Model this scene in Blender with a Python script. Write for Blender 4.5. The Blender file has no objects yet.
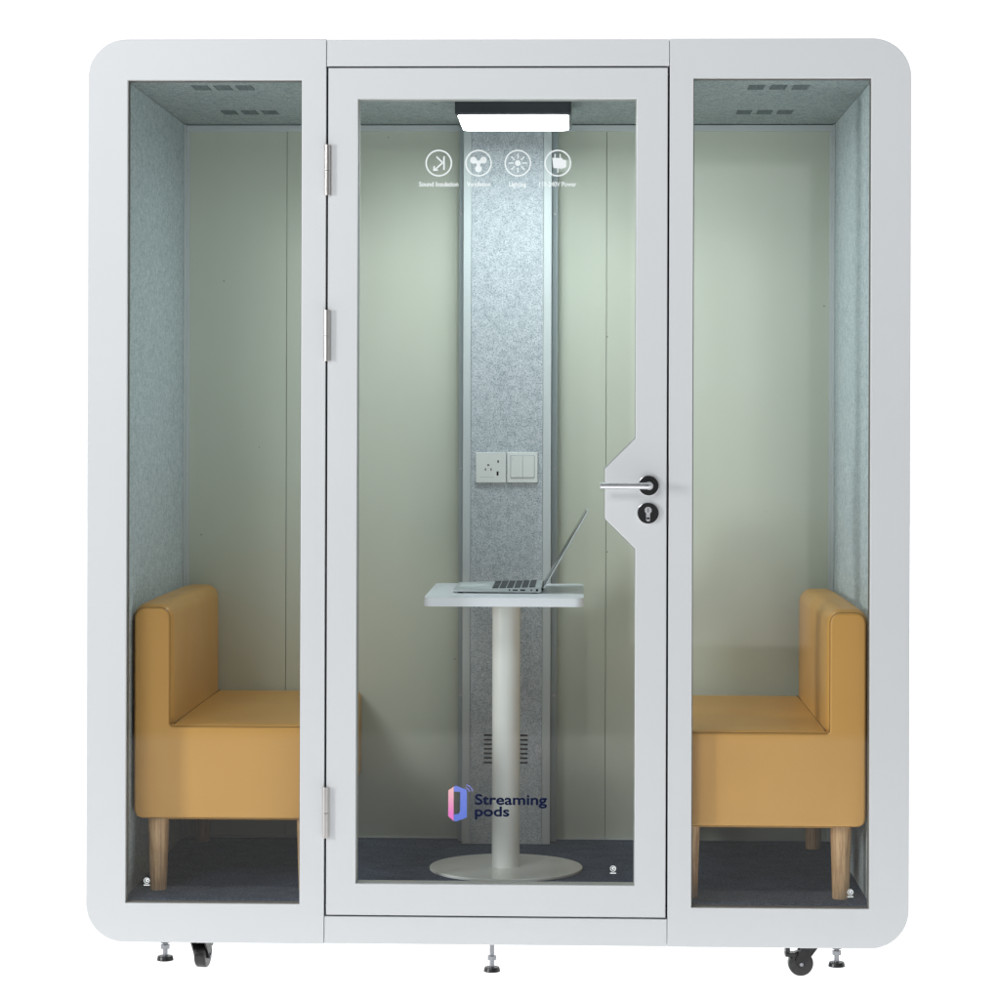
import bpy, bmesh, math, random
from mathutils import Vector, Matrix
random.seed(4)
S = bpy.context.scene
COL = S.collection

# ------------------------------------------------------------------ camera
cam = bpy.data.cameras.new('camera'); cam.lens = 93.6; cam.sensor_width = 36
cam.shift_y = -0.075; cam.clip_end = 200; cam.clip_start = 0.1
co = bpy.data.objects.new('camera', cam); COL.objects.link(co)
co.matrix_world = (Matrix.Translation((0.1986, -6.5, 1.395)) @ Matrix.Rotation(math.radians(1.75), 4, 'Z')
                   @ Matrix.Rotation(math.radians(90), 4, 'X') @ Matrix.Rotation(math.radians(0.17), 4, 'Z'))
S.camera = co

# ------------------------------------------------------------------ white studio (world) + lamps + exposure
W = bpy.data.worlds.new('World'); S.world = W; W.use_nodes = True
nt = W.node_tree; nt.nodes.clear()
wo = nt.nodes.new('ShaderNodeOutputWorld'); bg = nt.nodes.new('ShaderNodeBackground')
tc = nt.nodes.new('ShaderNodeTexCoord'); sp = nt.nodes.new('ShaderNodeSeparateXYZ')
nt.links.new(tc.outputs['Generated'], sp.inputs[0])
def wmap(sock, a, b, lo, hi):
    m = nt.nodes.new('ShaderNodeMapRange'); m.inputs[1].default_value = a; m.inputs[2].default_value = b
    m.inputs[3].default_value = lo; m.inputs[4].default_value = hi
    nt.links.new(sp.outputs[sock], m.inputs[0]); return m.outputs[0]
FRONT = 0.12
back = wmap('Y', -0.15, 0.0, FRONT, 1.15)       # white sweep behind the pod, dimmer studio in front
under = wmap('Z', -0.55, -0.6, FRONT, 1.75)    # added glow from below that whitens the floor sheet
floor_ = wmap('Z', -0.116, -0.120, 0.0, 0.95)  # pale studio floor in front
mx = nt.nodes.new('ShaderNodeMath'); mx.operation = 'MAXIMUM'
m0 = nt.nodes.new('ShaderNodeMath'); m0.operation = 'MAXIMUM'; nt.links.new(floor_, m0.inputs[0]); nt.links.new(under, m0.inputs[1])
nt.links.new(back, mx.inputs[0]); nt.links.new(m0.outputs[0], mx.inputs[1])
# bright rectangle added to the world to put a faint reflection in the panes
def wm(op, a, b):
    n = nt.nodes.new('ShaderNodeMath'); n.operation = op
    for i, q in enumerate((a, b)):
        if isinstance(q, (int, float)): n.inputs[i].default_value = q
        else: nt.links.new(q, n.inputs[i])
    return n.outputs[0]
refl_patch = wm('MULTIPLY', wm('MULTIPLY', wmap('X', 0.0185, 0.0205, 0, 1), wmap('X', 0.0865, 0.0885, 1, 0)), wm('MULTIPLY', wmap('Z', -0.085, -0.083, 0, 1), wmap('Z', 0.098, 0.101, 1, 0)))
refl_patch = wm('MULTIPLY', refl_patch, wmap('Y', -0.2, -0.1, 1.2, 0))
nt.links.new(wm('ADD', mx.outputs[0], refl_patch), bg.inputs['Strength']); bg.inputs['Color'].default_value = (0.98, 0.99, 1.0, 1)
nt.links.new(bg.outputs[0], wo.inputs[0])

def area(name, loc, target, sx, sy, power, color):
    l = bpy.data.lights.new(name, 'AREA'); l.shape = 'RECTANGLE'; l.size = sx; l.size_y = sy
    l.energy = power; l.color = color
    o = bpy.data.objects.new(name, l); COL.objects.link(o); o.location = loc
    o.rotation_euler = (Vector(target) - Vector(loc)).to_track_quat('-Z', 'Y').to_euler()
    return o
area('key_softbox', (-5.6, -3.7, 1.8), (0, 0, 1.1), 0.8, 1.6, 168, (0.985, 0.99, 1.0))
area('added_fill_light', (-2.6, -5.8, 3.9), (0, 0, 0.9), 1.8, 1.2, 108, (0.985, 0.99, 1.0))  # added fill with no seen source, lifts the column and lower interior

S.view_settings.view_transform = 'Standard'; S.view_settings.look = 'None'
S.view_settings.exposure = 0.05; S.view_settings.gamma = 1.0
S.render.engine = 'CYCLES'
S.cycles.max_bounces = 10; S.cycles.transparent_max_bounces = 24

# ------------------------------------------------------------------ materials
def mat(name, color, rough=0.5, metal=0.0, coat=0.0, spec=0.5):
    m = bpy.data.materials.new(name); m.use_nodes = True
    p = m.node_tree.nodes['Principled BSDF']
    p.inputs['Base Color'].default_value = (*color, 1); p.inputs['Roughness'].default_value = rough
    p.inputs['Metallic'].default_value = metal; p.inputs['Coat Weight'].default_value = coat
    p.inputs['Specular IOR Level'].default_value = spec
    return m
def nodes(m): return m.node_tree.nodes, m.node_tree.links, m.node_tree.nodes['Principled BSDF']
def coords(m, scale=(1, 1, 1)):
    N, L, p = nodes(m)
    t = N.new('ShaderNodeTexCoord'); mp = N.new('ShaderNodeMapping'); mp.inputs['Scale'].default_value = scale
    L.new(t.outputs['Object'], mp.inputs[0]); return mp.outputs[0]
def noise(m, vec, scale, detail=3, rough=0.6):
    N, L, p = nodes(m); n = N.new('ShaderNodeTexNoise')
    n.inputs['Scale'].default_value = scale; n.inputs['Detail'].default_value = detail
    n.inputs['Roughness'].default_value = rough; L.new(vec, n.inputs['Vector']); return n.outputs['Fac']
def ramp(m, fac, stops):
    N, L, p = nodes(m); r = N.new('ShaderNodeValToRGB'); e = r.color_ramp.elements
    while len(e) < len(stops): e.new(0.5)
    for el, (pos, c) in zip(e, stops): el.position = pos; el.color = (*c, 1)
    L.new(fac, r.inputs[0]); return r.outputs[0]
def mixc(m, a, b, fac, mode='MULTIPLY'):
    N, L, p = nodes(m); x = N.new('ShaderNodeMix'); x.data_type = 'RGBA'; x.blend_type = mode
    x.inputs[0].default_value = fac; L.new(a, x.inputs[6]); L.new(b, x.inputs[7]); return x.outputs[2]
def bump(m, fac, strength, dist, chain=None):
    N, L, p = nodes(m); b = N.new('ShaderNodeBump'); b.inputs['Strength'].default_value = strength
    b.inputs['Distance'].default_value = dist; L.new(fac, b.inputs['Height'])
    if chain is not None: L.new(chain, b.inputs['Normal'])
    L.new(b.outputs[0], p.inputs['Normal']); return b.outputs[0]
def base(m, c): N, L, p = nodes(m); L.new(c, p.inputs['Base Color'])
def rough_from(m, fac, lo, hi):
    N, L, p = nodes(m); r = N.new('ShaderNodeMapRange'); r.inputs[3].default_value = lo; r.inputs[4].default_value = hi
    L.new(fac, r.inputs[0]); L.new(r.outputs[0], p.inputs['Roughness'])

M = {}
# satin white powder coat
m = M['paint'] = mat('white_powder_coat', (0.80, 0.81, 0.83), 0.42, spec=0.45)
v = coords(m); n = noise(m, v, 900, 2); b1 = bump(m, n, 0.05, 0.0004)
n2 = noise(m, v, 1.2, 2); base(m, ramp(m, n2, [(0.3, (0.64, 0.66, 0.672)), (0.7, (0.66, 0.678, 0.69))])); rough_from(m, n, 0.38, 0.48)
M['rubber'] = mat('black_rubber', (0.012, 0.012, 0.014), 0.6)
def felt(name, c_dark, c_mid, c_light, scale=260, stretch=(1, 1, 1)):
    m = mat(name, c_mid, 0.95, spec=0.15)
    v = coords(m, stretch)
    a = noise(m, v, scale, 4, 0.75)
    c = ramp(m, a, [(0.36, c_dark), (0.50, c_mid), (0.62, c_light)])
    big = noise(m, v, scale * 0.28, 3, 0.6)
    c2 = mixc(m, c, ramp(m, big, [(0.32, (0.78, 0.80, 0.82)), (0.6, (1, 1, 1))]), 1.0)
    base(m, c2); bump(m, a, 0.5, 0.002); return m
M['felt'] = felt('blue_grey_pressed_felt', (0.26, 0.30, 0.33), (0.58, 0.62, 0.655), (0.71, 0.74, 0.77), 250)
M['felt_side'] = felt('side_wall_felt', (0.34, 0.40, 0.42), (0.54, 0.61, 0.63), (0.66, 0.71, 0.73), 190)
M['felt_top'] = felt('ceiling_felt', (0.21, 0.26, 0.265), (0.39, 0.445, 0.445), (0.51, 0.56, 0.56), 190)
m = M['carpet'] = mat('navy_grey_carpet', (0.05, 0.06, 0.08), 0.95, spec=0.1)
v = coords(m); a = noise(m, v, 170, 5, 0.8); b_ = noise(m, v, 14, 3)
base(m, mixc(m, ramp(m, a, [(0.35, (0.026, 0.038, 0.066)), (0.65, (0.125, 0.160, 0.240))]), ramp(m, b_, [(0.35, (0.72, 0.74, 0.78)), (0.65, (1, 1, 1))]), 1.0)); bump(m, a, 0.8, 0.004)
# cream glass-like back wall
m = M['wall'] = mat('cream_gloss_panel', (0.58, 0.59, 0.49), 0.5, coat=0.22, spec=0.3)
v = coords(m); a = noise(m, v, 1.6, 3); N, L, p = nodes(m); p.inputs['Coat Roughness'].default_value = 0.04
vo = N.new('ShaderNodeTexVoronoi'); vo.inputs['Scale'].default_value = 9.0; L.new(v, vo.inputs['Vector'])
specks = ramp(m, vo.outputs['Distance'], [(0.016, (0.35, 0.34, 0.30)), (0.026, (1, 1, 1))])
wipe = ramp(m, noise(m, coords(m, (1, 1, 0.25)), 7, 4, 0.6), [(0.35, (0.97, 0.97, 0.96)), (0.65, (1, 1, 1))])
base(m, mixc(m, mixc(m, ramp(m, a, [(0.3, (0.58, 0.615, 0.525)), (0.7, (0.605, 0.635, 0.545))]), specks, 1.0), wipe, 1.0))
m = M['alu'] = mat('pale_grey_aluminium', (0.60, 0.64, 0.65), 0.5, metal=0.1, spec=0.3)
v = coords(m, (1, 1, 0.02)); rough_from(m, noise(m, v, 500, 2), 0.5, 0.62)
M['alu_dark'] = mat('darker_grey_aluminium', (0.42, 0.47, 0.49), 0.6, metal=0.1, spec=0.3)  # one even darker grey, for column flanges and plate lines
m = M['steel'] = mat('brushed_stainless', (0.60, 0.58, 0.56), 0.3, metal=0.9)
v = coords(m, (1, 1, 0.03)); rough_from(m, noise(m, v, 900, 2), 0.22, 0.4)
m = M['satin_steel'] = mat('satin_steel', (0.72, 0.73, 0.76), 0.28, metal=0.9)
v = coords(m, (0.03, 1, 1)); rough_from(m, noise(m, v, 900, 2), 0.2, 0.36)
M['chrome'] = mat('chrome', (0.75, 0.76, 0.78), 0.1, metal=1)
M['black'] = mat('satin_black_metal', (0.012, 0.012, 0.013), 0.35, metal=0.2)
M['black_plastic'] = mat('black_plastic', (0.014, 0.014, 0.015), 0.3)
M['lamp_black'] = mat('charcoal_lamp_housing', (0.045, 0.05, 0.06), 0.3, metal=0.3)
M['plate'] = mat('white_switch_plastic', (0.80, 0.82, 0.80), 0.28)
M['vent'] = mat('felt_cutout_shade', (0.17, 0.205, 0.21), 0.9)
M['gasket'] = mat('grey_glazing_strip', (0.16, 0.145, 0.13), 0.6)
M['seam_grey'] = mat('olive_sealant', (0.30, 0.30, 0.22), 0.7)
M['door_strip'] = mat('pale_glazing_strip', (0.42, 0.42, 0.40), 0.6)
M['foot_steel'] = mat('dull_zinc_bolt', (0.30, 0.31, 0.33), 0.35, metal=0.8)
M['slot'] = mat('black_recess_shade', (0.006, 0.006, 0.007), 0.8)  # near-black colour stands in for the shade inside slots and holes
M['table_white'] = mat('white_laminate', (0.80, 0.82, 0.87), 0.32)
m = M['pole'] = mat('white_painted_steel', (0.82, 0.84, 0.82), 0.25, spec=0.6)
# leather
m = M['leather'] = mat('mustard_leather', (0.55, 0.32, 0.10), 0.42, spec=0.45)
v = coords(m); big = noise(m, v, 3.2, 1, 0.4); fine = noise(m, v, 420, 3, 0.7)
N, L, p = nodes(m)
vo = N.new('ShaderNodeTexVoronoi'); vo.inputs['Scale'].default_value = 520; L.new(v, vo.inputs['Vector'])
base(m, ramp(m, big, [(0.3, (0.595, 0.310, 0.078)), (0.7, (0.64, 0.342, 0.092))]))
b1 = bump(m, big, 0.5, 0.035); b2 = bump(m, vo.outputs['Distance'], 0.12, 0.0006, b1); rough_from(m, fine, 0.34, 0.46)
M['seam'] = mat('brown_seam_thread', (0.20, 0.10, 0.03), 0.6)
m = M['wood'] = mat('oiled_beech', (0.50, 0.33, 0.18), 0.45)
v = coords(m, (1, 1, 0.07)); g = noise(m, v, 160, 4, 0.7); g2 = noise(m, v, 50, 2)
base(m, mixc(m, ramp(m, g, [(0.35, (0.40, 0.22, 0.10)), (0.6, (0.66, 0.43, 0.23))]), ramp(m, g2, [(0.35, (0.82, 0.78, 0.72)), (0.6, (1, 1, 1))]), 1.0)); bump(m, g, 0.15, 0.001)
M['laptop'] = mat('silver_laptop_shell', (0.58, 0.62, 0.63), 0.38, metal=0.5)
M['keys'] = mat('dark_keycaps', (0.035, 0.038, 0.042), 0.45)
M['screen'] = mat('dark_screen', (0.01, 0.011, 0.012), 0.12)
M['print_white'] = mat('white_window_print', (0.86, 0.9, 0.9), 0.5)
M['print_navy'] = mat('navy_window_print', (0.003, 0.009, 0.045), 0.7, spec=0.1)
def grad(name, a, b, z0, z1):
    m = mat(name, a, 0.5); N, L, p = nodes(m)
    t = N.new('ShaderNodeTexCoord'); s = N.new('ShaderNodeSeparateXYZ'); L.new(t.outputs['Object'], s.inputs[0])
    r = N.new('ShaderNodeMapRange'); r.inputs[1].default_value = z0; r.inputs[2].default_value = z1; L.new(s.outputs['Z'], r.inputs[0])
    base(m, ramp(m, r.outputs[0], [(0, a), (1, b)])); return m
M['pink'] = grad('pink_print', (0.80, 0.18, 0.55), (0.85, 0.50, 0.48), 0.42, 0.485)
M['blue'] = grad('blue_print', (0.10, 0.17, 0.62), (0.16, 0.22, 0.70), 0.40, 0.49)
M['violet'] = mat('violet_print', (0.22, 0.22, 0.62), 0.5)
# lamp diffuser (gives off light)
m = M['diffuser'] = mat('lit_lamp_diffuser', (0.9, 0.9, 0.9), 0.4)
p = m.node_tree.nodes['Principled BSDF']; p.inputs['Emission Color'].default_value = (0.88, 0.98, 1.0, 1); p.inputs['Emission Strength'].default_value = 23.5
def glass(name, tint):
    m = bpy.data.materials.new(name); m.use_nodes = True; N = m.node_tree.nodes; L = m.node_tree.links; N.clear()
    o = N.new('ShaderNodeOutputMaterial'); mixs = N.new('ShaderNodeMixShader'); lw = N.new('ShaderNodeLayerWeight'); lw.inputs[0].default_value = 0.5
    pw = N.new('ShaderNodeMath'); pw.operation = 'POWER'; pw.inputs[1].default_value = 5; L.new(lw.outputs['Facing'], pw.inputs[0])
    f = N.new('ShaderNodeMath'); f.operation = 'MULTIPLY_ADD'; f.inputs[1].default_value = 0.7; f.inputs[2].default_value = 0.02; L.new(pw.outputs[0], f.inputs[0])
    t = N.new('ShaderNodeBsdfTransparent'); t.inputs[0].default_value = (*tint, 1)
    g = N.new('ShaderNodeBsdfGlossy'); g.inputs['Roughness'].default_value = 0.01
    L.new(f.outputs[0], mixs.inputs[0]); L.new(t.outputs[0], mixs.inputs[1]); L.new(g.outputs[0], mixs.inputs[2]); L.new(mixs.outputs[0], o.inputs[0]); return m
M['glass'] = glass('tempered_glass', (0.972, 0.985, 0.98))
# floor: made-up translucent white sheet, lit from below so no shadow shows
m = M['sheet'] = bpy.data.materials.new('translucent_white_sheet'); m.use_nodes = True; N = m.node_tree.nodes; L = m.node_tree.links; N.clear()
o = N.new('ShaderNodeOutputMaterial'); t = N.new('ShaderNodeBsdfTranslucent'); t.inputs[0].default_value = (0.97, 0.97, 0.97, 1); L.new(t.outputs[0], o.inputs[0])

# ------------------------------------------------------------------ helpers
def tag(o, label=None, cat=None, group=None, kind=None):
    if label: o['label'] = label
    if cat: o['category'] = cat
    if group: o['group'] = group
    if kind: o['kind'] = kind
    return o
def empty(name, loc=(0, 0, 0), rz=0):
    o = bpy.data.objects.new(name, None); COL.objects.link(o); o.location = loc; o.rotation_euler = (0, 0, rz)
    o.empty_display_size = 0.1; return o
def link(name, me, m, parent=None, smooth=True):
    if m is not None:
        me.materials.clear(); me.materials.append(M[m] if isinstance(m, str) else m)
    o = bpy.data.objects.new(name, me); COL.objects.link(o)
    for f in me.polygons: f.use_smooth = smooth
    if smooth:
        bm = bmesh.new(); bm.from_mesh(me)
        for e in bm.edges:
            if len(e.link_faces) == 2 and e.calc_face_angle(0) > math.radians(32): e.smooth = False
        bm.to_mesh(me); bm.free()
    if smooth:
        w = o.modifiers.new('weighted_normals', 'WEIGHTED_NORMAL'); w.keep_sharp = True; w.weight = 100
    if parent: o.parent = parent
    return o
class B:
    """collects shapes into one mesh"""
    def __init__(s): s.bm = bmesh.new()
    def box(s, x0, x1, y0, y1, z0, z1, bev=0.0, seg=2, mtx=None):
        r = bmesh.ops.create_cube(s.bm, size=1); vs = r['verts']
        for v in vs: v.co = Vector(((x0 + x1) / 2 + v.co.x * (x1 - x0), (y0 + y1) / 2 + v.co.y * (y1 - y0), (z0 + z1) / 2 + v.co.z * (z1 - z0)))
        if bev > 0:
            es = list({e for v in vs for e in v.link_edges})
            r2 = bmesh.ops.bevel(s.bm, geom=es, offset=bev, segments=seg, profile=0.5, affect='EDGES'); vs = list({v for f in r2['faces'] for v in f.verts} | {v for v in vs if v.is_valid})
        if mtx is not None:
            for v in vs: v.co = mtx @ v.co
        return s
    def cyl(s, c, r1, r2, h, axis='Z', n=40, bev=0.0, seg=2):
        """frustum starting at c and running h along axis"""
        r = bmesh.ops.create_cone(s.bm, cap_ends=True, segments=n, radius1=r1, radius2=r2, depth=h); vs = r['verts']
        for v in vs: v.co.z += h / 2
        if bev > 0:
            es = [e for e in {e for v in vs for e in v.link_edges} if abs(e.verts[0].co.z - e.verts[1].co.z) < 1e-6]
            r2_ = bmesh.ops.bevel(s.bm, geom=es, offset=bev, segments=seg, profile=0.5, affect='EDGES'); vs = list({v for f in r2_['faces'] for v in f.verts} | {v for v in vs if v.is_valid})
        R = {'Z': Matrix.Identity(3), 'X': Matrix.Rotation(math.pi / 2, 3, 'Y'), 'Y': Matrix.Rotation(-math.pi / 2, 3, 'X')}[axis] if isinstance(axis, str) else Vector((0, 0, 1)).rotation_difference(Vector(axis)).to_matrix()
        for v in vs: v.co = R @ v.co + Vector(c)
        return s
    def tube(s, pts, r, n=8, closed=False):
        pts = [Vector(p) for p in pts]; rings = []; k = len(pts)
        for i, p in enumerate(pts):
            a = pts[i - 1] if (i > 0 or closed) else p; b = pts[(i + 1) % k] if (i < k - 1 or closed) else p
            d = (b - a).normalized(); u = d.cross(Vector((0, 1, 0)))
            if u.length < 0.2: u = d.cross(Vector((1, 0, 0)))
            u.normalize(); w = d.cross(u).normalized()
            rings.append([s.bm.verts.new(p + u * r * math.cos(2 * math.pi * j / n) + w * r * math.sin(2 * math.pi * j / n)) for j in range(n)])
        for i in range(k if closed else k - 1):
            A, Bq = rings[i], rings[(i + 1) % k]
            for j in range(n): s.bm.faces.new((A[j], A[(j + 1) % n], Bq[(j + 1) % n], Bq[j]))
        if not closed: s.bm.faces.new(rings[0]); s.bm.faces.new(rings[-1][::-1])
        return s
    def build(s, name, m, parent=None, smooth=True):
        bmesh.ops.recalc_face_normals(s.bm, faces=s.bm.faces)
        me = bpy.data.meshes.new(name); s.bm.to_mesh(me); s.bm.free(); return link(name, me, m, parent, smooth)
def rrect(x0, x1, z0, z1, r=0.0, n=14, corners=(1, 1, 1, 1)):
    """rounded rectangle; corners bl, br, tr, tl"""
    P = []
    for (cx, cz, a0, k) in ((x0, z0, 180, 0), (x1, z0, 270, 1), (x1, z1, 0, 2), (x0, z1, 90, 3)):
        if r <= 0 or not corners[k]: P.append((cx, cz)); continue
        ox = cx + (r if cx == x0 else -r); oz = cz + (r if cz == z0 else -r)
        for i in range(n + 1):
            a = math.radians(a0 + 90 * i / n); P.append((ox + r * math.cos(a), oz + r * math.sin(a)))
    return P
def roundpoly(pts, radii, n=8):
    P = []; k = len(pts)
    for i in range(k):
        p = Vector(pts[i]); a = Vector(pts[i - 1]) - p; b = Vector(pts[(i + 1) % k]) - p; r = radii[i]
        if r <= 0: P.append(tuple(p)); continue
        ang = a.angle(b); t = r / math.tan(ang / 2); p0 = p + a.normalized() * t; p1 = p + b.normalized() * t
        for j in range(n + 1):
            u = j / n; q = p0 * (1 - u) ** 2 + p * 2 * u * (1 - u) + p1 * u * u; P.append((q.x, q.y))
    return P
def plate_mesh(loops, y0, y1, bev=0.0):
    """flat shape in the XZ plane (outer loop, then holes) given thickness along Y; returns a mesh"""
    cu = bpy.data.curves.new('c', 'CURVE'); cu.dimensions = '2D'; cu.fill_mode = 'BOTH'
    for lp in loops:
        s = cu.splines.new('POLY'); s.points.add(len(lp) - 1); s.use_cyclic_u = True
        for i, (x, z) in enumerate(lp): s.points[i].co = (x, z, 0, 1)
    h = (y1 - y0) / 2; cu.extrude = max(h - bev, 0.00001)
    if bev > 0: cu.bevel_depth = bev; cu.bevel_resolution = 2; cu.offset = -bev
    ob = bpy.data.objects.new('c', cu); COL.objects.link(ob)
    dg = bpy.context.evaluated_depsgraph_get(); me = bpy.data.meshes.new_from_object(ob.evaluated_get(dg))
    bpy.data.objects.remove(ob); bpy.data.curves.remove(cu)
    me.transform(Matrix.Translation((0, (y0 + y1) / 2, 0)) @ Matrix.Rotation(math.pi / 2, 4, 'X'))
    bm = bmesh.new(); bm.from_mesh(me); bmesh.ops.remove_doubles(bm, verts=bm.verts, dist=1e-6); bm.to_mesh(me); bm.free()
    return me
def plate(name, loops, y0, y1, m, parent=None, bev=0.0): return link(name, plate_mesh(loops, y0, y1, bev), m, parent)
def text_mesh(body, x0, x1, z0, y, bold=0.0, zscale=None):
    """writing fitted to x0..x1 with its baseline on z0, in the XZ plane"""
    cu = bpy.data.curves.new('t', 'FONT'); cu.body = body; cu.size = 1; cu.extrude = 0.006; cu.offset = bold
    ob = bpy.data.objects.new('t', cu); COL.objects.link(ob)
    dg = bpy.context.evaluated_depsgraph_get(); me = bpy.data.meshes.new_from_object(ob.evaluated_get(dg))
    bpy.data.objects.remove(ob); bpy.data.curves.remove(cu)
    xs = [v.co.x for v in me.vertices]; k = (x1 - x0) / (max(xs) - min(xs)); kz = zscale or k
    mn = min(xs)
    for v in me.vertices:
        c = v.co.copy(); v.co = ((c.x - mn) * k + x0, y - c.z * 0.02, c.y * kz + z0)
    return me
def rounded_box(lo, hi, r, bulge=0.0, n=18, kr=4):
    """upholstered block: rounded edges and slightly domed faces"""
    lo = Vector(lo); hi = Vector(hi); bm = bmesh.new(); sz = hi - lo
    def ticks(a, b):
        t = [a + r * (1 - math.cos(math.pi / 2 * i / kr)) for i in range(kr + 1)]
        t += [a + r + (b - a - 2 * r) * i / n for i in range(1, n)]
        t += [b - r * (1 - math.cos(math.pi / 2 * i / kr)) for i in range(kr, -1, -1)]
        return t
    T = [ticks(lo[i], hi[i]) for i in range(3)]; cache = {}
    def vert(p):
        key = tuple(round(c, 6) for c in p)
        if key in cache: return cache[key]
        p = Vector(p); q = Vector([min(max(p[i], lo[i] + r), hi[i] - r) for i in range(3)]); d = p - q
        out = q + d.normalized() * r if d.length > 1e-9 else p
        w = Vector([(2 * (p[i] - lo[i]) / sz[i] - 1) for i in range(3)])
        for i in range(3):
            j, k = (i + 1) % 3, (i + 2) % 3
            if abs(w[i]) > 0.999: out[i] += math.copysign(bulge * (1 - w[j] ** 4) * (1 - w[k] ** 4), w[i])
        cache[key] = bm.verts.new(out); return cache[key]
    for i in range(3):
        j, k = (i + 1) % 3, (i + 2) % 3
        for side in (lo[i], hi[i]):
            for a in range(len(T[j]) - 1):
                for b in range(len(T[k]) - 1):
                    q = []
                    for (aa, bb) in ((a, b), (a + 1, b), (a + 1, b + 1), (a, b + 1)):
                        p = [0, 0, 0]; p[i] = side; p[j] = T[j][aa]; p[k] = T[k][bb]; q.append(vert(p))
                    try: bm.faces.new(q)
                    except ValueError: pass
    bmesh.ops.recalc_face_normals(bm, faces=bm.faces)
    me = bpy.data.meshes.new('b'); bm.to_mesh(me); bm.free(); return me
def join(meshes):
    bm = bmesh.new()
    for me in meshes: bm.from_mesh(me)
    me = bpy.data.meshes.new('j'); bm.to_mesh(me); bm.free(); return me

# ------------------------------------------------------------------ ground
g = B().box(-20, 20, -1.3, 30, -0.006, 0).build('ground', 'sheet', None, False); tag(g, kind='structure')

# ------------------------------------------------------------------ the pod
CX = -0.008                                    # centre line of the pod
XL, XR, ZB, ZT = CX - 1.030, CX + 1.030, 0.093, 2.361
WL, WR, FZ, CZ = CX - 0.936, CX + 0.936, 0.200, 2.260   # inner walls, floor, ceiling
YF, YB = 0.03, 1.0                             # inside of the front frame, back wall
SL, SR = CX - 0.4295, CX + 0.4290              # seams beside the door
pod = empty('meeting_pod'); tag(pod, 'big white rounded-corner meeting pod with glass front and two padded benches inside', 'pod')
R = 0.097; g2 = 0.0007
OL = rrect(CX - 0.930, CX - 0.4915, 0.192, 2.2585); OR_ = rrect(CX + 0.489, CX + 0.9315, 0.192, 2.2620)
plate('front_frame', [rrect(XL, SL - g2, ZB, ZT, R, corners=(1, 0, 0, 1)), OL], 0, YF, 'paint', pod, 0.0018)
plate('front_frame', [rrect(SR + g2, XR, ZB, ZT, R, corners=(0, 1, 1, 0)), OR_], 0, YF, 'paint', pod, 0.0018)
DL, DR, DB, DT = CX - 0.4247, CX + 0.4247, 0.1665, 2.2885
plate('door_header', [rrect(SL + g2, SR - g2, DT + 0.0045, ZT - 0.0012)], 0.001, YF, 'paint', pod, 0.0015)
plate('door_sill', [rrect(SL + g2, SR - g2, ZB + 0.0008, DB - 0.0045)], 0.001, YF, 'paint', pod, 0.0015)
plate('outer_shell', [rrect(XL + 0.0015, XR - 0.0015, ZB + 0.0015, ZT - 0.0015, R), rrect(WL - 0.012, WR + 0.012, FZ - 0.012, CZ + 0.012)], YF + 0.0015, 1.09, 'paint', pod, 0.001)
B().box(XL + 0.05, XR - 0.05, 1.04, 1.085, ZB + 0.05, ZT - 0.05).build('rear_panel', 'paint', pod)
def ring(x0, x1, z0, z1, w): return [rrect(x0, x1, z0, z1), rrect(x0 + w, x1 - w, z0 + w, z1 - w)]
for (a, b, c, d) in ((CX - 0.930, CX - 0.4915, 0.192, 2.2585), (CX + 0.489, CX + 0.9315, 0.192, 2.2620)):
    e = 0.0006
    pn = B().box(a + e, b - e, 0.007, 0.0135, c + e, d - e).build('window_pane', 'glass', pod, False)
    plate('window_gasket', ring(a + 0.0004, b - 0.0004, c + 0.0004, d - 0.0004, 0.002), 0.0145, YF - 0.001, 'gasket', pod)
# lining
B().box(WL - 0.010, WL, YF + 0.003, YB + 0.012, FZ, CZ).build('side_wall', 'felt_side', pod)
B().box(WR, WR + 0.010, YF + 0.003, YB + 0.012, FZ, CZ).build('side_wall', 'felt_side', pod)
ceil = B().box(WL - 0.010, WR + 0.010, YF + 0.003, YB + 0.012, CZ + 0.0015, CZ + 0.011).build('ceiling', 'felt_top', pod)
B().box(WL - 0.010, WR + 0.010, YF + 0.003, YB + 0.012, FZ - 0.010, FZ - 0.0015).build('carpet', 'carpet', pod)
# dark backing behind the door gap
plate('door_gasket', [rrect(DL - 0.016, DR + 0.016, DB - 0.016, DT + 0.016), rrect(DL - 0.0006, DR + 0.0006, DB - 0.0006, DT + 0.0006)], YF + 0.0015, 0.052, 'rubber', pod)
# back wall panels with fine open joints
gp = 0.0006
for (a, b) in ((WL, CX - 0.641), (CX - 0.641, CX - 0.05), (CX + 0.03, CX + 0.2835), (CX + 0.2835, WR)):
    B().box(a + gp, b - gp, YB, YB + 0.012, FZ, CZ, 0.0012).build('back_panel', 'wall', pod)
B().box(WL, WR, YB + 0.0125, YB + 0.02, FZ, CZ).build('panel_backing', 'seam_grey', pod)
# rails framing the back wall
def rail(name, *a): return B().box(*a, 0.0012).build(name, 'alu', pod)
top = rail('top_rail', WL + 0.002, CX - 0.1415, YB - 0.012, YB - 0.0005, CZ - 0.019, CZ - 0.001)
rail('top_rail', CX + 0.1445, WR - 0.002, YB - 0.012, YB - 0.0005, CZ - 0.019, CZ - 0.001)
for (a, b) in ((WL + 0.001, WL + 0.014), (WR - 0.014, WR - 0.001)):
    rl = rail('corner_rail', a, b, YB - 0.012, YB - 0.0005, FZ + 0.001, CZ - 0.020)
    for z in (0.62, 1.25, 2.13):
        c = (a + b) / 2
        B().cyl((c, YB - 0.0125, z), 0.0035, 0.003, -0.002, 'Y', 16).build('screw', 'steel', rl)
rail('corner_strip', WL + 0.0002, WL + 0.005, YB - 0.034, YB - 0.0125, FZ + 0.001, CZ - 0.001)
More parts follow.
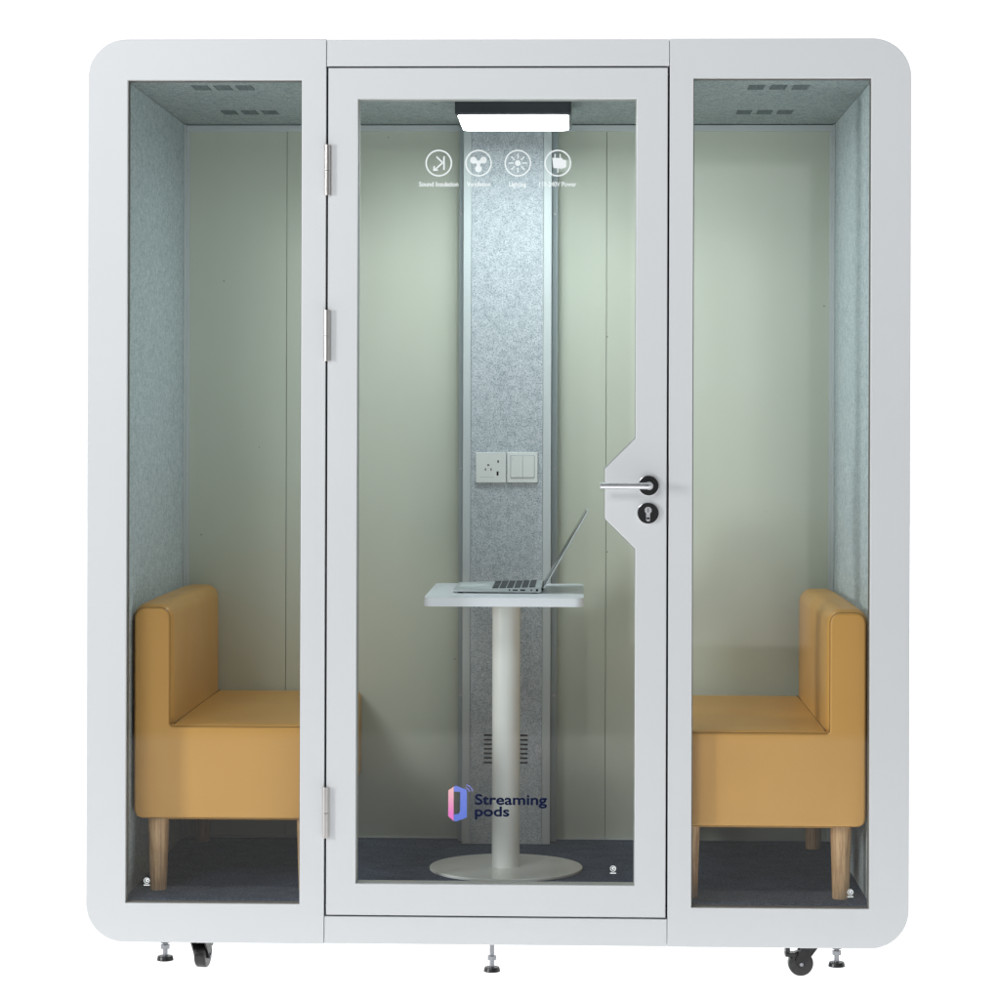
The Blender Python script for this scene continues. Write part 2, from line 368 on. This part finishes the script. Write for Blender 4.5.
rail('corner_strip', WR - 0.005, WR - 0.0002, YB - 0.034, YB - 0.0125, FZ + 0.001, CZ - 0.001)
for (a, b) in ((WL + 0.015, CX - 0.1415), (CX + 0.1445, WR - 0.015)):
    rail('bottom_rail', a, b, YB - 0.006, YB - 0.0005, FZ + 0.0005, FZ + 0.005)
# pillar
PXL, PXR, PY = CX - 0.1255, CX + 0.1260, 0.910
pil = B().box(PXL + 0.0005, PXR - 0.0005, PY + 0.004, YB - 0.001, FZ + 0.0008, CZ - 0.0005).build('service_column', 'alu', pod)
for (a, b) in ((PXL, PXL + 0.0225), (PXR - 0.0235, PXR)):
    B().box(a, b, PY - 0.003, PY + 0.0035, FZ + 0.0008, CZ - 0.0005, 0.0015).build('column_trim', 'alu', pil)
B().box(PXL + 0.0235, PXR - 0.0245, PY - 0.0015, PY + 0.0035, FZ + 0.0008, CZ - 0.0005).build('felt_panel', 'felt', pil)
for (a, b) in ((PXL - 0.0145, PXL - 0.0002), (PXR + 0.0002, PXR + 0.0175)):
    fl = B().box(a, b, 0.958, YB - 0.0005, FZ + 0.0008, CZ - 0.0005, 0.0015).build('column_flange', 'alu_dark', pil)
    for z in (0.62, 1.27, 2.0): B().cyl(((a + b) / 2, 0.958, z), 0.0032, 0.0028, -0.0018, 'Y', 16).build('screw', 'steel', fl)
# air grille: two columns of slots either side of the table pole
for k in range(7):
    z = 0.5105 - k * 0.01296
    B().box(-0.0712, 0.0540, PY - 0.0024, PY - 0.0005, z - 0.0026, z + 0.0026).build('grille_slot', 'slot', pil)
# socket + switch plates
def wall_plate(x0, x1, z0, z1, name):
    return B().box(x0, x1, PY - 0.0105, PY - 0.0018, z0, z1, 0.0016, 3).build(name, 'plate', pod)
s1 = wall_plate(-0.0962, -0.0099, 1.2305, 1.3170, 'power_socket')
yy = PY - 0.0105
for (x, z, w, h) in ((-0.0605, 1.281, 0.0052, 0.0040), (-0.0685, 1.2685, 0.0030, 0.0068), (-0.0525, 1.2685, 0.0030, 0.0068), (-0.0325, 1.2910, 0.0042, 0.0072), (-0.0340, 1.2570, 0.0056, 0.0120)):
    B().box(x - w / 2, x + w / 2, yy - 0.0006, yy + 0.001, z - h / 2, z + h / 2).build('socket_hole', 'slot', s1)
B().box(-0.083, -0.044, yy - 0.0005, yy + 0.001, 1.2460, 1.2468).build('socket_line', 'alu_dark', s1)
s2 = wall_plate(-0.0070, 0.0800, 1.2310, 1.3175, 'light_switch')
B().box(0.0025, 0.0715, yy - 0.0005, yy + 0.001, 1.2445, 1.3085).build('switch_surround', 'alu_dark', s2)
for (a, b) in ((0.0040, 0.0368), (0.0376, 0.0700)):
    B().box(a, b, yy - 0.0028, yy + 0.001, 1.2460, 1.3070, 0.001).build('rocker', 'plate', s2)
B().box(0.008, 0.0093, yy - 0.0032, yy, 1.296, 1.300).build('switch_indicator', 'steel', s2)
# ceiling air vents: rows of three, dark bars whose colour stands for shade in the slots
for (x0, y0) in ((-0.797, 0.125), (-0.795, 0.655), (0.628, 0.125), (0.630, 0.655)):
    for k in range(3):
        bx = x0 + k * 0.0565; mb = B()
        for j in range(4):
            mb.box(bx, bx + 0.040, y0 + j * 0.024, y0 + j * 0.024 + 0.0085, CZ - 0.0006, CZ + 0.002)
        for q in (0.0, 0.0195, 0.037): mb.box(bx + q, bx + q + 0.003, y0, y0 + 0.083, CZ - 0.0009, CZ + 0.002)
        mb.build('ceiling_vent', 'vent', pod)
# ceiling lamp
lx0, lx1 = -0.1285, 0.1750
lamp = B().box(lx0, lx1, 0.262, 0.604, 2.2025, CZ + 0.0005, 0.006, 3).build('ceiling_lamp', 'lamp_black', pod)
me = bpy.data.meshes.new('d'); bmx = bmesh.new()
P = rrect(lx0 + 0.007, lx1 - 0.007, 0.268, 0.598, 0.022, 8)
vv = [bmx.verts.new((x, y, 2.2035)) for x, y in P]; f = bmx.faces.new(vv)
ex = bmesh.ops.extrude_face_region(bmx, geom=[f]); top_v = [e for e in ex['geom'] if isinstance(e, bmesh.types.BMVert)]
for v in top_v: v.co.z = 2.1985; v.co.x = (v.co.x - 0.023) * 0.985 + 0.023; v.co.y = (v.co.y - 0.433) * 0.985 + 0.433
bmesh.ops.recalc_face_normals(bmx, faces=bmx.faces); bmx.to_mesh(me); bmx.free()
link('lamp_diffuser', me, 'diffuser', lamp)

# ------------------------------------------------------------------ door
bump_x = CX + 0.2710
GL, GR, GB, GT = CX - 0.3502, CX + 0.3470, 0.2455, 2.2105
hole = roundpoly([(GL, GB), (GR, GB), (GR, 1.0865), (bump_x, 1.1625), (bump_x, 1.2870), (GR, 1.3620), (GR, GT), (GL, GT)], [0, 0, .006, .006, .006, .006, 0, 0], 4)
door = plate('door', [rrect(DL, DR, DB, DT), hole], -0.001, 0.040, 'paint', pod, 0.0022)
e = 0.0006
hole2 = [(GL + e, GB + e), (GR - e, GB + e), (GR - e, 1.0865 - e), (bump_x - e, 1.1625), (bump_x - e, 1.2870), (GR - e, 1.3620 + e), (GR - e, GT - e), (GL + e, GT - e)]
plate('door_pane', [hole2], 0.006, 0.0125, 'glass', door)
e = 0.0004
hole3 = [(GL + e + .0012, GB + e + .0015), (GR - e - .0012, GB + e + .0015), (GR - e - .0012, 1.0865 - .0025), (bump_x - e - .0025, 1.1625 - .001), (bump_x - e - .0025, 1.2870 + .001), (GR - e - .0012, 1.3620 + .0025), (GR - e - .0012, GT - .0012), (GL + e + .0025, GT - .0012)]
plate('door_gasket_strip', [[(GL + e, GB + e), (GR - e, GB + e), (GR - e, 1.0865 - e), (bump_x - e, 1.1625), (bump_x - e, 1.2870), (GR - e, 1.3620 + e), (GR - e, GT - e), (GL + e, GT - e)], hole3], 0.0135, 0.039, 'door_strip', door)
for (z0, z1) in ((1.968, 2.0955), (1.5535, 1.6820), (0.3600, 0.4870)):
    zm = (z0 + z1) / 2 - 0.001; x = CX - 0.4265
    h = B().cyl((x, -0.009, z0), 0.0076, 0.0076, zm - 0.0006 - z0, 'Z', 28, 0.0008).cyl((x, -0.009, zm + 0.0006), 0.0076, 0.0076, z1 - zm - 0.0006, 'Z', 28, 0.0008)
    hg = h.build('hinge', 'steel', door)
    B().box(x - 0.0035, x + 0.0095, -0.0045, -0.0011, z0 + 0.001, z1 - 0.001, 0.0008).build('hinge_leaf', 'steel', hg)
# handle
hx, hz = CX + 0.3800, 1.2450
hd = B().cyl((hx, -0.0012, hz), 0.0262, 0.0262, -0.0065, 'Y', 56, 0.001).build('door_handle', 'chrome', door)
B().cyl((hx, -0.0079, hz), 0.0250, 0.0243, -0.0022, 'Y', 56, 0.0006).build('rosette', 'black', hd)
B().cyl((hx, -0.0102, hz), 0.0105, 0.0100, -0.034, 'Y', 36, 0.001).build('handle_neck', 'satin_steel', hd)
B().tube([(hx, -0.044, hz), (hx + 0.0, -0.052, hz), (hx - 0.004, -0.0565, hz), (hx - 0.013, -0.0585, hz)], 0.0085, 20).cyl((hx - 0.010, -0.0585, hz), 0.0080, 0.0080, -0.112, 'X', 32, 0.0012).build('lever', 'satin_steel', hd)
lz = 1.1760; lxx = CX + 0.3785
lk = B().cyl((lxx, -0.0012, lz), 0.0272, 0.0272, -0.0060, 'Y', 56, 0.001).build('door_lock', 'chrome', door)
lp = rrect(lxx - 0.026, lxx + 0.026, lz - 0.026, lz + 0.026, 0.0259, 16)
plate('lock_rosette', [lp], -0.0098, -0.0073, 'black', lk, 0.0006)
B().cyl((lxx, -0.0099, lz + 0.0075), 0.0088, 0.0088, -0.0030, 'Y', 32, 0.0006).box(lxx - 0.0052, lxx + 0.0052, -0.0122, -0.0099, lz - 0.0160, lz + 0.0040, 0.001).cyl((lxx, -0.0099, lz - 0.0150), 0.0052, 0.0052, -0.0023, 'Y', 24).build('lock_cylinder', 'satin_steel', lk)
B().box(lxx - 0.0008, lxx + 0.0008, -0.0134, -0.0125, lz + 0.0025, lz + 0.0125).build('keyhole', 'slot', lk)
B().box(DR + 0.0004, DR + 0.0034, -0.0006, 0.006, 1.145, 1.302).build('strike_plate', 'black', pod)

# ------------------------------------------------------------------ printed icons on the door glass
IY = 0.0046; IZ = 2.0505; ix = [-0.1555, -0.0560, 0.0425, 0.1425]
def circle(cx, cz, r, n=48): return [(cx + r * math.cos(2 * math.pi * i / n), cz + r * math.sin(2 * math.pi * i / n)) for i in range(n)]
def stroke(p, q, w):
    p = Vector(p); q = Vector(q); d = (q - p).normalized(); n = Vector((-d.y, d.x)) * w / 2
    return [tuple(p - n), tuple(q - n), tuple(q + n), tuple(p + n)]
def pm(loops, dy=0.0): return plate_mesh(loops, IY - 0.0004 - dy, IY + 0.0004 - dy)
def icon_ring(cx): return pm([circle(cx, IZ, 0.0335), circle(cx, IZ, 0.0300)])
c = ix[0]
me = join([icon_ring(c), pm([stroke((c + 0.013, IZ - 0.017), (c + 0.013, IZ + 0.017), 0.0038)]), pm([stroke((c - 0.006, IZ + 0.016), (c + 0.010, IZ + 0.001), 0.0034)], 0.0009),
           pm([stroke((c + 0.010, IZ + 0.001), (c - 0.010, IZ - 0.017), 0.0034)], 0.0018), pm([[(c - 0.014, IZ - 0.020), (c - 0.001, IZ - 0.019), (c - 0.002, IZ - 0.0155), (c - 0.0095, IZ - 0.0155), (c - 0.0095, IZ - 0.0075), (c - 0.013, IZ - 0.0075)]], 0.0027)])
link('sound_icon', me, 'print_white', door)
c = ix[1]; parts = [icon_ring(c), pm([circle(c, IZ, 0.0055)])]
for i, a in enumerate((150, 30, 270)):
    ca, sa = math.cos(math.radians(a)), math.sin(math.radians(a)); q = (c + 0.0145 * ca, IZ + 0.0145 * sa)
    parts += [pm([circle(*q, 0.0085)], 0.0009 * (i + 1)), pm([stroke((c, IZ), q, 0.009)], 0.0009 * (i + 4))]
link('fan_icon', join(parts), 'print_white', door)
c = ix[2]; parts = [icon_ring(c), pm([circle(c, IZ, 0.0072)])]
for k in range(8):
    a = math.pi / 4 * k; parts.append(pm([stroke((c + 0.011 * math.cos(a), IZ + 0.011 * math.sin(a)), (c + 0.0235 * math.cos(a), IZ + 0.0235 * math.sin(a)), 0.0030)]))
link('light_icon', join(parts), 'print_white', door)
c = ix[3]
parts = [icon_ring(c), pm([[(c - 0.014, IZ + 0.013), (c + 0.011, IZ + 0.013), (c + 0.012, IZ + 0.009), (c + 0.021, IZ + 0.007), (c + 0.021, IZ - 0.010), (c + 0.010, IZ - 0.014), (c - 0.011, IZ - 0.012)]]),
         pm([stroke((c - 0.007, IZ + 0.0132), (c - 0.007, IZ + 0.023), 0.0028)]), pm([stroke((c + 0.006, IZ + 0.0132), (c + 0.006, IZ + 0.023), 0.0028)]), pm([stroke((c, IZ - 0.0132), (c, IZ - 0.024), 0.0028)])]
link('plug_icon', join(parts), 'print_white', door)
def bold(t, a, b, z, kz, d=0.0007):
    ms = []
    for i, (dx, dz) in enumerate(((0, 0), (d, 0), (-d, 0), (0, d), (0, -d))):
        ms.append(text_mesh(t, a + d + dx, b - d + dx, z + dz, IY - 0.00025 * i, 0.008, kz))
    return join(ms)
TZ = 1.9925
for (t, a, b) in (('Sound Insulation', -0.2050, -0.1060), ('Ventilation', -0.0850, -0.0255), ('Lighting', 0.0205, 0.0645), ('110-240V Power', 0.0960, 0.1895)):
    link('icon_caption', bold(t, a, b, TZ, 0.0158, 0.0004), 'print_white', door)
# logo and name
def px(x, y): return ((x - 500) * 0.0025 + 0.0015, (983 - y) * 0.0025)
link('logo_pink_side', pm([[px(448.6, 791.2), px(454, 787.3), px(454, 821.6), px(448.6, 817)]]), 'pink', door)
link('logo_blue_frame', join([pm([[px(454.15, 787.2), px(456.6, 786.4), px(467.2, 790.6), px(467.2, 818.2), px(456.4, 822.3), px(454.15, 821.6), px(454.15, 815.4), px(459.3, 814.4), px(460.6, 811.5), px(460.6, 792.4), px(454.15, 792.4)]])]), 'blue', door)
arcs = []
for r in (5.2, 8.2):
    pts = [(465.2 + r * math.cos(math.radians(a)), 793.0 - r * math.sin(math.radians(a))) for a in range(8, 83, 8)]
    inn = [(465.2 + (r - 1.0) * math.cos(math.radians(a)), 793.0 - (r - 1.0) * math.sin(math.radians(a))) for a in range(80, 7, -8)]
    arcs.append(pm([[px(*q) for q in pts + inn]]))
link('logo_arcs', join(arcs), 'violet', door)
link('logo_lettering', bold('Streaming', px(475.2, 0)[0], px(547.5, 0)[0], px(0, 804.9)[1], 0.0358), 'print_navy', door)
link('logo_lettering', bold('pods', px(475.2, 0)[0], px(509.8, 0)[0], px(0, 816.6)[1], 0.0345), 'print_navy', door)
# tempered-glass stamps
def stamp(x, z, parent):
    ms = [pm([circle(x, z, 0.0075, 24), circle(x, z, 0.0060, 24)]), pm([circle(x + 0.001, z + 0.0005, 0.0042, 20), circle(x + 0.0022, z, 0.0018, 16)]), pm([rrect(x - 0.0075, x + 0.0075, z - 0.0125, z - 0.0100)])]
    link('glass_stamp', join(ms), 'print_white', parent)
stamp(0.2860, 0.287, door); stamp(-0.8850, 0.2475, pod); stamp(0.8770, 0.2330, pod)

# ------------------------------------------------------------------ undercarriage
def caster(x, y, rz):
    t = B().box(-0.045, 0.045, -0.035, 0.035, ZB - 0.006, ZB + 0.002, 0.0015).cyl((0, 0, ZB - 0.020), 0.024, 0.024, 0.014, 'Z', 32).build('caster', 'black', pod)
    for s in (-1, 1):
        pr = plate_mesh([[(-0.020, ZB - 0.019), (0.022, ZB - 0.019), (0.038, 0.042), (0.030, 0.024), (0.018, 0.024)]], s * 0.0185 - 0.002, s * 0.0185 + 0.002)
        link('fork_arm', pr, 'black', t)
    w = B().cyl((0.022, -0.015, 0.0325), 0.0320, 0.0320, 0.030, 'Y', 40, 0.006, 3).build('caster_wheel', 'black_plastic', t)
    B().cyl((0.022, -0.0235, 0.0325), 0.005, 0.005, 0.047, 'Y', 20, 0.001).build('caster_axle', 'foot_steel', t)
    B().box(0.030, 0.062, -0.016, 0.016, 0.050, 0.060, 0.002).box(0.050, 0.0615, -0.0155, 0.0155, 0.0605, 0.080, 0.002).build('brake_pedal', 'black_plastic', t)
    t.location = (x, y, 0); t.rotation_euler = (0, 0, rz); return t
caster(-0.768, 0.130, math.radians(80)); caster(0.785, 0.120, math.radians(183))
def foot(x, y, h=0.0):
    t = B().cyl((0, 0, h + 0.010), 0.0062, 0.0062, ZB - h - 0.008, 'Z', 16).cyl((0, 0, h + 0.030), 0.0125, 0.0125, 0.010, 'Z', 6).build('levelling_foot', 'foot_steel', pod)
    B().cyl((0, 0, ZB - 0.020), 0.0125, 0.0135, 0.018, 'Z', 28, 0.001).build('foot_sleeve', 'black_plastic', t)
    B().cyl((0, 0, h), 0.022, 0.019, 0.012, 'Z', 32, 0.002).build('foot_pad', 'black_plastic', t)
    t.location = (x, y, 0); return t
foot(-0.853, 0.10, 0.028); foot(-0.020, 0.12, 0.003); foot(0.853, 0.10, 0.028)

# ------------------------------------------------------------------ benches
def make_bench():
    root = empty('bench_seat')
    Wd, Ln, T, Zb, Zs, Zt = 0.517, 0.87, 0.104, 0.1850, 0.4290, 0.7340
    h = Ln / 2
    link('backrest', rounded_box((0.001, -h, Zb + 0.002), (T, h, Zt), 0.033, 0.005, 20, 6), 'leather', root)
    st = link('seat', rounded_box((T - 0.030, -h + 0.0006, Zb), (Wd, h - 0.0006, Zs), 0.016, 0.0045, 20, 5), 'leather', root)
    L6 = [(0.009, Zb + 0.006), (Wd - 0.006, Zb + 0.006), (Wd - 0.006, Zs - 0.005), (T - 0.006, Zs - 0.005), (T - 0.006, Zt - 0.007), (0.009, Zt - 0.007)]
    prof = roundpoly(L6, [0.024, 0.016, 0.010, 0.010, 0.030, 0.030], 8)
    for s in (-1, 1):
        y = s * (h + 0.0015)
        sp_ = plate('side_panel', [prof], y - 0.008, y + 0.008, 'leather', root, 0.0055)
        B().tube([(x, s * (h + 0.0035), z) for x, z in prof], 0.0013, 6, True).build('seam', 'seam', sp_)
    B().tube([(T + 0.004, -h + 0.01, Zs + 0.0008), (T + 0.004, 0, Zs + 0.0035), (T + 0.004, h - 0.01, Zs + 0.0008)], 0.0018, 6).build('seat_seam', 'seam', st)
    for (x, y) in ((0.064, -h + 0.04), (0.064, h - 0.055), (Wd - 0.070, -h + 0.04), (Wd - 0.070, h - 0.055)):
        B().cyl((x, y, 0.0), 0.0215, 0.0270, Zb + 0.004, 'Z', 36, 0.002).build('leg', 'wood', root)
    return root
bench = make_bench()
bench.location = (-0.9435, 0.115 + 0.435, FZ - 0.0012)
tag(bench, 'mustard leather bench seat with wooden legs on the left, backrest against left wall', 'bench', 'padded benches facing each other in the pod')
b2 = bench.copy(); COL.objects.link(b2)
for ch in list(bench.children):
    c_ = ch.copy(); COL.objects.link(c_); c_.parent = b2
    for gch in ch.children: d_ = gch.copy(); COL.objects.link(d_); d_.parent = c_
b2.location = (0.9270, 0.050 + 0.435, FZ - 0.0012); b2.rotation_euler = (0, 0, math.pi)
b2['label'] = 'mustard leather bench seat with wooden legs on the right, backrest against right wall'

# ------------------------------------------------------------------ table
tx, ty = 0.0045, 0.5
tb = empty('pedestal_table', (tx, ty, FZ - 0.0012)); tag(tb, 'small white pedestal table with round foot standing between the benches behind the door', 'table')
TT = 0.950 - FZ + 0.0012
me = bpy.data.meshes.new('tt'); bmx = bmesh.new()
P = rrect(-0.207, 0.207, -0.305, 0.305, 0.026, 8)
vv = [bmx.verts.new((x, y, TT - 0.0235)) for x, y in P]; f = bmx.faces.new(vv)
ex = bmesh.ops.extrude_face_region(bmx, geom=[f])
for v in [e_ for e_ in ex['geom'] if isinstance(e_, bmesh.types.BMVert)]: v.co.z = TT
es = [e_ for e_ in bmx.edges if abs(e_.verts[0].co.z - e_.verts[1].co.z) < 1e-6]
bmesh.ops.bevel(bmx, geom=es, offset=0.0018, segments=2, profile=0.5, affect='EDGES')
bmesh.ops.recalc_face_normals(bmx, faces=bmx.faces); bmx.to_mesh(me); bmx.free()
link('tabletop', me, 'table_white', tb)
B().cyl((-0.001, 0, 0.008), 0.0378, 0.0378, TT - 0.0245 - 0.008, 'Z', 64).build('pole', 'pole', tb)
B().box(-0.08, 0.08, -0.12, 0.12, TT - 0.0285, TT - 0.0237, 0.001).build('mounting_plate', 'pole', tb)
B().cyl((0, 0, 0), 0.206, 0.206, 0.0085, 'Z', 96, 0.0025, 3).build('base', 'pole', tb)

# ------------------------------------------------------------------ laptop (turned side-on, open towards the left bench)
lap = empty('laptop', (0, 0, 0.9506)); tag(lap, 'open silver laptop seen side-on on the white pedestal table', 'laptop')
y0, y1 = 0.365, 0.690; xa, xb = -0.1345, 0.0990
me = bpy.data.meshes.new('lb'); bmx = bmesh.new()
prof = [(xa, 0.0060), (xa + 0.006, 0.0035), (xb - 0.004, 0.0020), (xb, 0.0035), (xb, 0.0150), (xb - 0.002, 0.0158), (xa + 0.001, 0.0092), (xa, 0.0082)]
A = [bmx.verts.new((x, y0, z)) for x, z in prof]; C_ = [bmx.verts.new((x, y1, z)) for x, z in prof]
bmx.faces.new(A); bmx.faces.new(C_[::-1])
for i in range(len(prof)): j = (i + 1) % len(prof); bmx.faces.new((A[i], C_[i], C_[j], A[j]))
bmesh.ops.recalc_face_normals(bmx, faces=bmx.faces); bmx.to_mesh(me); bmx.free()
lb = link('base', me, 'laptop', lap)
slope = (0.0158 - 0.0092) / (xb - xa - 0.003)
def topz(x): return 0.0092 + slope * (x - xa - 0.001)
mb = B()
for r_ in range(6):
    x = -0.031 + r_ * 0.0195; yk = y0 + 0.014
    while yk < y1 - 0.028:
        w = 0.016 if r_ != 0 or not (0.44 < yk < 0.56) else 0.10
        mb.box(x, x + 0.0160, yk, yk + w, topz(x) - 0.001, topz(x + 0.016) + 0.0018); yk += w + 0.0035
mb.build('keyboard', 'keys', lb)
B().box(-0.122, -0.045, 0.475, 0.59, topz(-0.1) - 0.001, topz(-0.1) + 0.0016).build('touchpad', 'alu', lb)
for (x, w, h_) in ((0.015, 0.004, 0.004), (0.030, 0.013, 0.0035), (0.050, 0.013, 0.004), (0.073, 0.004, 0.004), (0.088, 0.006, 0.006)):
    B().box(x - w / 2, x + w / 2, y0 - 0.0004, y0 + 0.002, 0.0085 - h_ / 2, 0.0085 + h_ / 2).build('port', 'slot', lb)
for (x, y) in ((-0.115, 0.38), (-0.115, 0.67), (0.08, 0.38), (0.08, 0.67)): B().cyl((x, y, -0.0004), 0.007, 0.008, 0.006, 'Z', 20).build('rubber_foot', 'rubber', lb)
ang = math.radians(60.3); T_ = Matrix.Translation((xb + 0.0015, 0, 0.0125)) @ Matrix.Rotation(-ang, 4, 'Y')
lid = B().box(0.004, 0.236, y0, y1, -0.0062, -0.0022, 0.0014, 2, T_).build('lid', 'laptop', lap)
B().box(0.006, 0.234, y0 + 0.002, y1 - 0.002, -0.0022, -0.0008, 0, 2, T_).build('screen', 'screen', lid)
B().cyl((xb + 0.001, y0 + 0.004, 0.0105), 0.0048, 0.0048, y1 - y0 - 0.008, 'Y', 20).build('hinge_bar', 'black_plastic', lid)
